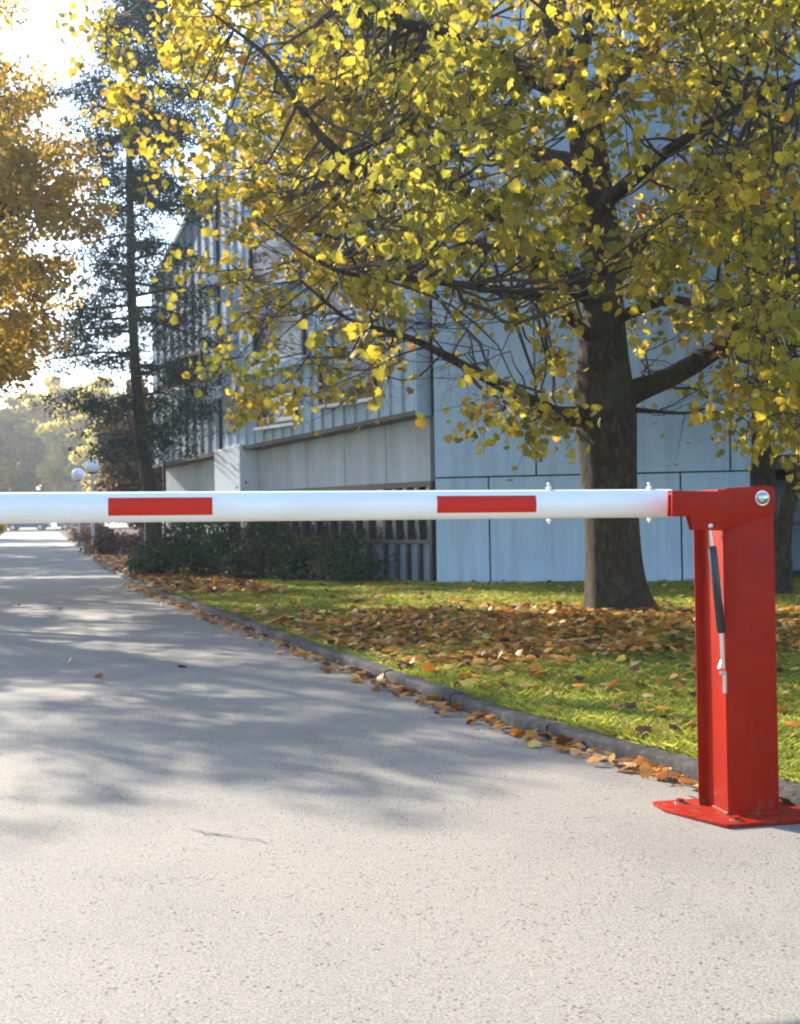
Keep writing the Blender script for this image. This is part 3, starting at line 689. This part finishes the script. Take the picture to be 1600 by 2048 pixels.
# ------------------------------------------------------------------ shrubs under the left wing
def shrub(x, y, h, r, label, n, m_='shrub', size=.055, grp='dark shrubs in front of the building'):
    z0 = lz(x, y)+.02; T = empty('shrub', (x, y, z0)); tag(T, label, 'shrub', grp)
    st = MB(); P = []
    for k in range(16):
        a = random.uniform(0, 6.28); q = random.uniform(.1, .8)*r; e = V3(math.cos(a)*q, math.sin(a)*q, h*random.uniform(.6, 1.0))
        st.tube([(e.x*.15, e.y*.15, 0), (e.x*.5, e.y*.5, e.z*.5), tuple(e)], [.014, .01, .004], 4, cap=False)
    tag(st.build('stems', M['twig'], T), kind='stuff')
    for k in range(int(26*r)):
        a = random.uniform(0, 6.28); q = math.sqrt(random.random())*r; zt = h*(1-.55*(q/r)**2)*random.uniform(.25, .95)
        c = np.array([math.cos(a)*q, math.sin(a)*q, zt]); X = RNG.normal(size=(n, 3))*[.13, .13, .1]; P.append(X+c)
    P = np.concatenate(P); P = P[P[:, 2] > .01]
    tag(link('foliage', foliage_mesh('foliage', P, RNG.uniform(size*.6, size*1.5, len(P)), 'oval', -.2), M[m_], T), kind='stuff')
SH = [(700, 17.9, .62, .55, 'rightmost low rounded shrub before the dark window strip'), (610, 18.6, .72, .6, 'rounded shrub second from the right under the boom'),
      (520, 19.2, .95, .7, 'dark shrub below the white wall pier'), (430, 19.9, 1.1, .7, 'tall dark shrub right of the conifer foot'),
      (350, 20.5, .85, .7, 'dark shrub in front of the conifer foot'), (318, 20.8, .6, .5, 'leftmost low shrub near the kerb'),
      (470, 20.6, 1.5, .45, 'upright shrub reaching above the boom'), (390, 21.2, 1.55, .5, 'upright shrub with tips above the boom at the building end')]
for px, d, h, r, lb in SH:
    p = U(px, 1100, d); shrub(p.x, p.y, h, r, lb, 150)
shrub(-23.2, 68, 1.6, .8, 'small yellow bush beside the far left road edge', 130, 'yellowgreen', .12, None)
shrub(-7.4, 33, .8, .9, 'low brownish bush by the far right kerb', 120, 'redbrown', .08, None)

for i_, (x, y, h, r_) in enumerate(((-8.15, 33.0, .75, .45), (-9.9, 39.5, .8, .5), (-11.6, 45.5, .9, .6), (-13.6, 52.5, 1.0, .7), (-16.6, 63, 1.1, .8))):
    shrub(x, y, h, r_, ['reddish low bush nearest in the row along the far kerb', 'second reddish bush of the row, at the foot of the nearer globe lamp', 'third reddish bush of the row, before the farther globe lamp', 'fourth reddish bush of the row beyond the lamps', 'last and farthest reddish bush of the row'][i_], 110, 'redbrown', .08, 'reddish bushes along the far kerb')
# ------------------------------------------------------------------ globe lamps
M['globe'] = mat('opal_white_globe', (.8, .85, .88), .25)
M['lamppole'] = mat('grey_painted_pole', (.42, .46, .5), .45)
for px, py, d, r, lb in ((184, 933, 36, .215, 'higher nearer white globe lamp beside the road'), (156, 949, 47, .245, 'lower farther white globe lamp beside the road')):
    c = U(px, py, d); T = empty('globe_lamp', (c.x, c.y, gz(d)+.05)); tag(T, lb, 'lamp', 'white globe lamps along the road')
    h = c.z-gz(d)-.05
    mb = MB(); mb.tube([(0, 0, 0), (0, 0, .1), (0, 0, .12), (0, 0, h-r*.9)], [.11, .11, .055, .045], 12); mb.build('pole', M['lamppole'], T, smooth=True)
    mb = MB(); mb.tube([(0, 0, h-r*1.02), (0, 0, h-r*.8)], [.07, .14], 14); mb.build('collar', M['dark'], T, smooth=True)
    mb = MB(); mb.sphere((0, 0, h), r, 24, 14); mb.build('globe', M['globe'], T, smooth=True)

# ------------------------------------------------------------------ parked cars at the road end
M['carblue'] = mat('dark_blue_car_paint', (.03, .05, .1), .25, .2); M['cargrey'] = mat('grey_blue_car_paint', (.1, .14, .18), .25, .3)
M['tyre'] = mat('tyre_rubber', (.02, .02, .02), .8); M['rim'] = mat('alloy', (.5, .5, .52), .35, .9)
M['redlamp'] = mat('red_lens', (.4, .02, .02), .3); M['headlamp'] = mat('clear_lens', (.7, .7, .72), .15)
def car(x, y, rz, paint, label):
    T = empty('parked_car', (x, y, gz(y)+.004), rz); tag(T, label, 'car', 'cars parked at the end of the road')
    pr = [(-2.1, .3), (-2.15, .6), (-2.05, .92), (-1.2, .98), (.95, .9), (1.9, .78), (2.12, .55), (2.1, .28)]
    mb = MB(); mb.prism([V3(a, -.85, b) for a, b in pr], V3(0, 1.7, 0)); mb.build('body', M[paint], T, bevel=.06, smooth=True)
    pr = [(-1.75, .95), (-1.35, 1.4), (.15, 1.42), (.95, .92)]
    mb = MB(); mb.prism([V3(a, -.7, b) for a, b in pr], V3(0, 1.4, 0)); mb.build('cabin', M[paint], T, bevel=.05, smooth=True)
    for s in (-1, 1):
        mb = MB(); mb.prism([V3(a, .705*s, b) for a, b in ((-1.55, 1.0), (-1.25, 1.33), (-.5, 1.35), (-.5, 1.0))], V3(0, .012*s, 0)); mb.build('side_window', M['glass'], T)
        mb = MB(); mb.prism([V3(a, .705*s, b) for a, b in ((-.42, 1.0), (-.42, 1.35), (.1, 1.35), (.72, 1.0))], V3(0, .012*s, 0)); mb.build('side_window', M['glass'], T)
        mb = MB(); mb.box((2.06, .5*s-.16, .55), (2.14, .5*s+.16, .7)); mb.build('headlight', M['headlamp'], T)
        mb = MB(); mb.box((-2.18, .6*s-.12, .6), (-2.1, .6*s+.12, .8)); mb.build('tail_light', M['redlamp'], T)
        for xx in (-1.3, 1.3):
            w = MB(); w.tube([(xx, s*.68, .32), (xx, s*.88, .32)], .32, 20); wo_ = w.build('wheel', M['tyre'], T, smooth=True)
            w = MB(); w.tube([(xx, s*.87, .32), (xx, s*.895, .32)], .19, 14); w.build('rim', M['rim'], wo_)
car(-36.6, 118, 0.1, 'carblue', 'dark blue parked car seen low under the boom at the road end')
car(-31.6, 118.5, 0.05, 'cargrey', 'grey blue parked car to the right of the dark blue one')

# ------------------------------------------------------------------ grass blades and fallen leaves
M['blade'] = leafmat('lawn_grass_blade', [(0, (.13, .17, .02)), (.4, (.34, .36, .035)), (.8, (.56, .52, .06)), (1, (.55, .44, .12))], .55, (1.6, (.17, .24, .03), .7))
def blades(n, fn, hh):
    P = fn(n); n = len(P); a = RNG.random(n)*6.283; lean = RNG.normal(size=(n, 2))*.028
    h = RNG.uniform(hh[0], hh[1], n); w = RNG.uniform(.0014, .003, n)*(1+P[:, 1]/9)
    dx = np.cos(a)*w; dy = np.sin(a)*w; V = np.empty((n, 4, 3))
    V[:, 0] = P+np.stack([-dx, -dy, 0*h], 1); V[:, 1] = P+np.stack([dx, dy, 0*h], 1)
    V[:, 2] = P+np.stack([dx*.6+lean[:, 0]*.5, dy*.6+lean[:, 1]*.5, h*.6], 1); V[:, 3] = P+np.stack([lean[:, 0]*1.3, lean[:, 1]*1.3, h], 1)
    F1 = np.arange(n)[:, None]*4+np.array([0, 1, 2, 3]); return npmesh('grass', V.reshape(-1, 3), F1)
def lawnpts(n):
    y = 3.0+(RNG.random(n)**1.5)*16; x = np.array([XR(b) for b in y])+.11+(RNG.random(n)**1.1)*(y*.36+1.5+.35*(y-3))
    k = np.array([noise.noise(V3(a*1.1, b*1.1, 0)) for a, b in zip(x, y)]); keep = (RNG.random(n) < .8+.9*k)
    bl = (y-17.2 > -.19*(x-.45)) & (x > .4); bl |= (y > np.array([YB(a) for a in x])); keep &= ~bl
    x, y = x[keep], y[keep]; return np.stack([x, y, np.array([lz(a, b)-.004 for a, b in zip(x, y)])], 1)
tag(link('grass', blades(380000, lawnpts, (.018, .042)), M['blade']), None, None, None, 'stuff')['label'] = 'short yellow green grass growing on the lawn'

LT = []
def addl(x, y, z, s): LT.append((x, y, z, s))
for _ in range(36000):                # carpet below the maple
    y = random.uniform(4.6, 17); x = random.uniform(XR(y)+.13, XR(y)+.5*y+3)
    if x > .4 and y > 16.6: continue
    t = math.exp(-((x-1.1)/2.4)**2-((y-9.8)/1.7)**2)*1.2+.035+.25*math.exp(-((y-8.0)/.9)**2)*math.exp(-((x-1.2)/1.6)**2)
    t *= .45+2.0*max(0, noise.noise(V3(x*1.3, y*1.3, 7))+.45)
    if random.random() < t: addl(x, y, lz(x, y)+random.uniform(.012, .045), random.choice((.04, .05, .06, .07, .09))*random.uniform(.85, 1.15))
for _ in range(800):                 # gutter along the kerb
    y = 3.9+random.random()**1.3*15; addl(XR(y)-abs(random.gauss(0, .05+.004*y))-.02, y, random.uniform(.012, .035), random.choice((.03, .035, .04, .05, .06, .08)))
for _ in range(22):
    y = random.uniform(5.5, 22); addl(XR(y)-random.uniform(.2, 2.5)**1.3, y, .012, random.uniform(.04, .08))
for _ in range(2600):                 # leafy strip by the shrubs
    y = random.uniform(15, 34); addl(XR(y)+random.uniform(.02, 1.6), y, lz(0, y)+.05, random.uniform(.06, .12))
LT = np.array(LT); RMl = rotmats(len(LT), 0, .68)
px_, py_, pd_ = project(LT[:, :3]); sc = np.where((px_ > 5) & (px_ < 1595) & (pd_ > 3) & ~((px_ > 1400) & (px_ < 1560)), LT[:, 3]/pd_**1.5, 0)
nr = np.argsort(-sc)[:300]; rs = np.setdiff1d(np.arange(len(LT)), nr)
o = tag(link('leaf_litter', foliage_mesh('leaf_litter', LT[rs, :3], LT[rs, 3], 'flat', RM=RMl[rs]), M['litter']), None, None, None, 'stuff'); o['label'] = 'orange brown fallen leaves scattered over lawn and gutter'
lm2 = npmesh('fallen_leaf', *TPL['flat']); lm2.materials.append(M['litter'])
for i in nr:
    o = link('fallen_leaf', lm2); x, y, z, s = LT[i]
    mw = Matrix(RMl[i].tolist()).to_4x4(); mw.translation = (x, y, z); o.matrix_world = mw @ Matrix.Scale(float(s), 4)
    q = x-XR(y)
    if q > .8: tag(o, 'dry orange brown leaf lying out on the lawn between kerb and maple trunk', 'leaf', 'fallen leaves out on the lawn')
    elif q > 0: tag(o, 'dry orange brown leaf lying in the grass edge close behind the kerb', 'leaf', 'fallen leaves in the grass edge behind the kerb')
    elif q < -.45: tag(o, 'single dry leaf lying out on the open asphalt away from the kerb', 'leaf', 'fallen leaves out on the asphalt')
    elif y < 6: tag(o, 'dry brown leaf lying in the gutter on the near stretch beside the red post', 'leaf', 'fallen leaves in the gutter beside the red post')
    else: tag(o, 'dry brown leaf lying in the gutter farther along the curving kerb', 'leaf', 'fallen leaves in the gutter farther along')

# ------------------------------------------------------------------ the barrier
m = M['red'] = mat('glossy_red_paint', (.36, .014, .008), .5, 0, .1); v = coords(m, kind='World')
basecol(m, ramp(m, noi(m, v, 5, 5, .6), [(.3, (.27, .0105, .002)), (.7, (.35, .0135, .0025))])); bump(m, noi(m, v, 70, 3), .06, .002)
grime_src = m
vz = coords(m, kind='Object'); sz_ = nd(m, 'ShaderNodeSeparateXYZ'); m.node_tree.links.new(vz, sz_.inputs[0])
low = mth(m, 'SUBTRACT', 1.0, mth(m, 'MULTIPLY', sz_.outputs[2], 7.0)); low = mth(m, 'MAXIMUM', low, .16)
gr = ramp(m, noi(m, coords(m, (9, 9, 3)), 4, 6, .75), [(.5, (0, 0, 0)), (.72, (1, 1, 1))])
chip = ramp(m, noi(m, coords(m), 38, 5, .8), [(.70, (0, 0, 0)), (.72, (1, 1, 1))])
b0 = m.node_tree.nodes['Principled BSDF'].inputs['Base Color'].links[0].from_socket
c2 = mix(m, mth(m, 'MULTIPLY', low, gr), b0, (.16, .1, .07)); c2 = mix(m, chip, c2, (.13, .05, .035)); basecol(m, c2)
b_ = m.node_tree.nodes['Principled BSDF']; b_.inputs['Coat Weight'].default_value = .03; b_.inputs['Coat Roughness'].default_value = .2
m = M['boom'] = mat('white_painted_tube', (.82, .82, .8), .3, 0, .5); v = coords(m, (.6, 6, 6), 'World')
c = ramp(m, noi(m, v, 3, 5, .6), [(.3, (.76, .75, .71)), (.6, (.84, .83, .80))])
c = mix(m, ramp(m, noi(m, coords(m, (2, 14, 14)), 5, 7, .8), [(.6, (0, 0, 0)), (.8, (.5, .5, .5))]), c, (.5, .45, .36)); basecol(m, c)
M['tape'] = mat('red_reflective_tape', (.58, .022, .008), .5, 0, .2)
M['steel'] = mat('zinc_plated_steel', (.6, .6, .58), .3, 1); M['black'] = mat('black_spring_cylinder', (.015, .015, .017), .35)
M['sticker'] = mat('white_sticker', (.75, .72, .7), .5)
yaw = math.atan2(.183, .983); A_ = V3(math.cos(yaw), math.sin(yaw), 0); Bv = V3(-math.sin(yaw), math.cos(yaw), 0)
OP = G(1489, 1640)                   # foot of the near left corner of the post's front face
gb = empty('barrier_gate', OP, yaw); tag(gb, 'red and white manual barrier gate across the road with red steel post', 'barrier')
def toL(p): q = Vector(p)-OP; return V3(q.dot(A_), q.dot(Bv), q.z)
def onB(px, py, b):                  # local point where the view ray meets the plane at depth b of the barrier
    v = fw + rt*((px-800)/F) + up*((1024-py)/F); o0 = V3(0, 0, CH)-OP
    t = (b-o0.dot(Bv))/v.dot(Bv); return toL(V3(0, 0, CH)+v*t)
ztop = onB(1500, 992, 0).z
prof = [(0, 0), (.118, 0), (.118, .17), (-.075, .17), (-.075, .165), (-.045, .165), (-.045, .02)]
mb = MB(); mb.prism([V3(a, b, .012) for a, b in prof], V3(0, 0, ztop-.012)); mb.build('post', M['red'], gb, bevel=.004, smooth=True)
# base plate with slightly cut corner, anchor bolts, weld bead
pl = [(-.10, -.085), (.36, -.085), (.36, .25), (-.20, .25), (-.20, .15)]
mb = MB(); mb.prism([V3(a, b, .002) for a, b in pl], V3(0, 0, .012)); mb.build('base_plate', M['red'], gb, bevel=.003, smooth=True)
for a, b in ((-.05, -.045), (.2, -.05), (.3, .2), (-.12, .21)):
    mb = MB(); mb.tube([(a, b, .0145), (a, b, .026)], .013, 6); bo = mb.build('anchor_bolt', M['steel'] if a > 0 else M['red'], gb)
    mb = MB(); mb.tube([(a, b, .0145), (a, b, .017)], .02, 16); mb.build('washer', M['steel'], bo)
mb = MB(); mb.tube([(x, y, .016) for x, y in prof[:3]]+[(x, y, .016) for x, y in prof[3:]]+[(0, 0, .016)], .006, 6); mb.build('weld_bead', M['red'], gb, smooth=True)
# swivel bracket: near and far cheek, top strap, stub inside the boom
ch = [(1344, 981), (1438, 983), (1456, 976), (1536, 971), (1547, 975), (1551, 985), (1551, 1022), (1544, 1031), (1500, 1040), (1440, 1061), (1388, 1060), (1381, 1033), (1344, 1033)]
cp = [onB(x, y, -.008) for x, y in ch]
def shift(pp, b): return [V3(p.x, b, p.z) for p in pp]
mb = MB(); mb.prism(shift(cp, -.0085), V3(0, .008, 0)); mb.build('cheek_plate', M['red'], gb, bevel=.002, smooth=True)
ip = [p for p in cp if p.x < -.032]
ip = [cp[0], cp[1], V3(-.033, 0, cp[1].z), V3(-.033, 0, cp[10].z), cp[10], cp[11], cp[12]]
mb = MB(); mb.prism([V3(p.x+.004, .03, p.z) for p in ip], V3(0, .008, 0)); mb.build('cheek_plate', M['red'], gb, bevel=.001, smooth=True)
x0, x1 = cp[0].x, cp[1].x; zt = cp[1].z
mb = MB(); mb.box((x0+.002, 0.0, zt-.009), (x1-.004, .0295, zt-.001)); mb.build('strap', M['red'], gb, bevel=.001)
mb = MB(); mb.box((x1, 0.0, cp[2].z-.012), (cp[4].x-.004, .1715, cp[2].z-.004)); mb.build('strap', M['red'], gb, bevel=.001)

# pivot bolt
pb = onB(1525, 996, -.012)
mb = MB(); mb.tube([V3(pb.x, -.0088, pb.z), V3(pb.x, -.0115, pb.z)], .0235, 24); wsh = mb.build('washer', M['steel'], gb, smooth=True)
mb = MB(); mb.tube([V3(pb.x, -.0116, pb.z), V3(pb.x, -.018, pb.z), V3(pb.x, -.025, pb.z), V3(pb.x, -.028, pb.z)], [.019, .0185, .013, .004], 24); mb.build('pivot_bolt', M['steel'], gb, smooth=True)
# boom
pR, pL = U(1340, 1006.5, 3.857), U(0, 1016.0, 3.48); lr = toL(pR); ll = toL(pL); dv = (ll-lr).normalized()
RB = .0455; end = lr+dv*5.2
mb = MB(); k = 48; mb.tube([lr, lr+dv*.5, end], RB, k, cap=False); mb.tube([lr+dv*.001, lr+dv*.3], RB-.004, k, cap=False)
vs = []; n = 0
mb.build('boom', M['boom'], gb, smooth=True)
mb = MB(); mb.tube([end, end+dv*.015, end+dv*.02], [RB+.002, RB+.002, RB*.7], 32); mb.build('end_cap', M['black'], gb, smooth=True)
# stub of the bracket reaching into the tube
mb = MB(); mb.tube([lr+dv*.12, lr+dv*.01, lr-dv*.006], [RB-.006]*3, 24); mb.build('stub', M['red'], gb, smooth=True)
def onboom(px):
    v = fw + rt*((px-800)/F) + up*((1024-1010)/F); v = V3(v.dot(A_), v.dot(Bv), v.z); o0 = toL(V3(0, 0, CH))
    best = min((((o0+v*s)-(lr+dv*t)).length, t) for t in np.linspace(0, 5, 1001) for s in [max(0.1, ((lr+dv*t)-o0).dot(v)/v.dot(v))]); return best[1]
side = dv.cross(V3(0, 0, 1)).normalized()
if side.y > 0: side = -side
upb = dv.cross(side).normalized()
if upb.z < 0: upb = -upb
def tape(t0, t1):
    V = []; Fs = []; nn = 14; ph0 = R(1)
    # towards the camera the tube is seen slightly turned
    for t in (t0, t1):
        for i in range(nn+1):
            a = ph0+R(-34+68*i/nn); V.append(lr+dv*t+(side*math.cos(a)+upb*math.sin(a))*(RB+.0012))
    for i in range(nn): Fs.append((i, i+1, nn+2+i, nn+1+i))
    me = bpy.data.meshes.new('reflective_tape'); me.from_pydata(V, [], Fs)
    for p in me.polygons: p.use_smooth = True
    link('reflective_tape', me, M['tape'], gb)
ta = [onboom(x) for x in (1063, 867, 425, 218)]
tape(ta[0], ta[1]); tape(ta[2], ta[3]); pitch = ta[2]-ta[0]
for k_ in (2, 3, 4): tape(ta[0]+pitch*k_, ta[1]+pitch*k_)
for px in (1098, 1299):
    c = lr+dv*onboom(px)
    mb = MB(); mb.tube([c-upb*(RB+.016), c+upb*(RB+.015)], .0042, 10); bo = mb.build('through_bolt', M['steel'], gb, smooth=True)
    mb = MB(); mb.tube([c+upb*(RB+.001), c+upb*(RB+.009)], .009, 6); mb.tube([c-upb*(RB+.001), c-upb*(RB+.009)], .009, 6); mb.build('nut', M['steel'], bo)
    mb = MB(); mb.sphere(c+upb*(RB+.017), .0055, 10, 8); mb.build('bolt_head', M['steel'], bo, smooth=True)
# gas spring
def S_(px, py, b=.0): return onB(px, py, b)
g0, g1, g2, g3 = S_(1419, 1052), S_(1424, 1092), S_(1443, 1266), S_(1446, 1330)
gs = MB(); gs.tube([g1, g1.lerp(g2, .02), g1.lerp(g2, .98), g2], [.010, .0135, .0135, .010], 20); gy = gs.build('spring_cylinder', M['black'], gb, smooth=True)
mb = MB(); mb.tube([g0, g1], .0048, 12); mb.build('piston_rod', M['steel'], gb, smooth=True)
mb = MB(); mb.tube([g2, g3], [.0065, .0065], 12); mb.build('piston_rod', M['steel'], gb, smooth=True)
mb = MB(); mb.sphere(g0, .012, 14, 8); mb.build('ball_joint', M['steel'], gb, smooth=True)
mb = MB(); mb.tube([g0, V3(g0.x+.006, .0, g0.z), V3(g0.x+.012, .09, g0.z)], .006, 10); mb.build('pin', M['steel'], gb)
mb = MB(); mb.prism([g3+V3(-.014, 0, -.012), g3+V3(.008, 0, -.012), g3+V3(.005, 0, .02), g3+V3(-.003, 0, .014)], V3(0, .014, 0)); mb.build('fork_end', M['steel'], gb, bevel=.002)
g4, g5 = S_(1444, 1346), S_(1450, 1386)
mb = MB(); mb.tube([g4+V3(-.006, 0, 0), g4+V3(.012, 0, 0)], .0065, 12); mb.build('lock_nut', M['steel'], gb)
mb = MB(); mb.tube([V3(g5.x, 0, g4.z), g5], .0062, 12); mb.build('stud', M['steel'], gb, smooth=True)
mb = MB(); mb.box((g5.x-.004, .0, g5.z+.006), (g5.x+.004, .026, g5.z+.014)); mb.build('lug', M['red'], gb)
# narrow sticker on the cylinder
V = []; Fs = []; ax = (g2-g1).normalized(); sx = ax.cross(V3(0, 1, 0)).normalized()
if sx.x < 0: sx = -sx
sy = V3(0, -1, 0)
for t in (.40, .67):
    for i in range(7):
        a = R(-5+55*i/6); V.append(g1.lerp(g2, t)+(sx*math.cos(a)+sy*math.sin(a))*.0143)
for i in range(6): Fs.append((i, i+1, 8+i, 7+i))
me = bpy.data.meshes.new('sticker'); me.from_pydata(V, [], Fs); link('sticker', me, M['sticker'], gy)

# ------------------------------------------------------------------ air
m = bpy.data.materials.new('light_haze'); m.use_nodes = True; m.node_tree.nodes.clear()
pv = nd(m, 'ShaderNodeVolumePrincipled'); pv.inputs['Color'].default_value = (.9, .93, 1, 1); pv.inputs['Density'].default_value = .0010; pv.inputs['Anisotropy'].default_value = .35
o_ = nd(m, 'ShaderNodeOutputMaterial'); m.node_tree.links.new(pv.outputs[0], o_.inputs['Volume'])
mb = MB(); mb.box((-910, -910, -1.2), (910, 1610, 19)); tag(mb.build('haze', m), kind='stuff')
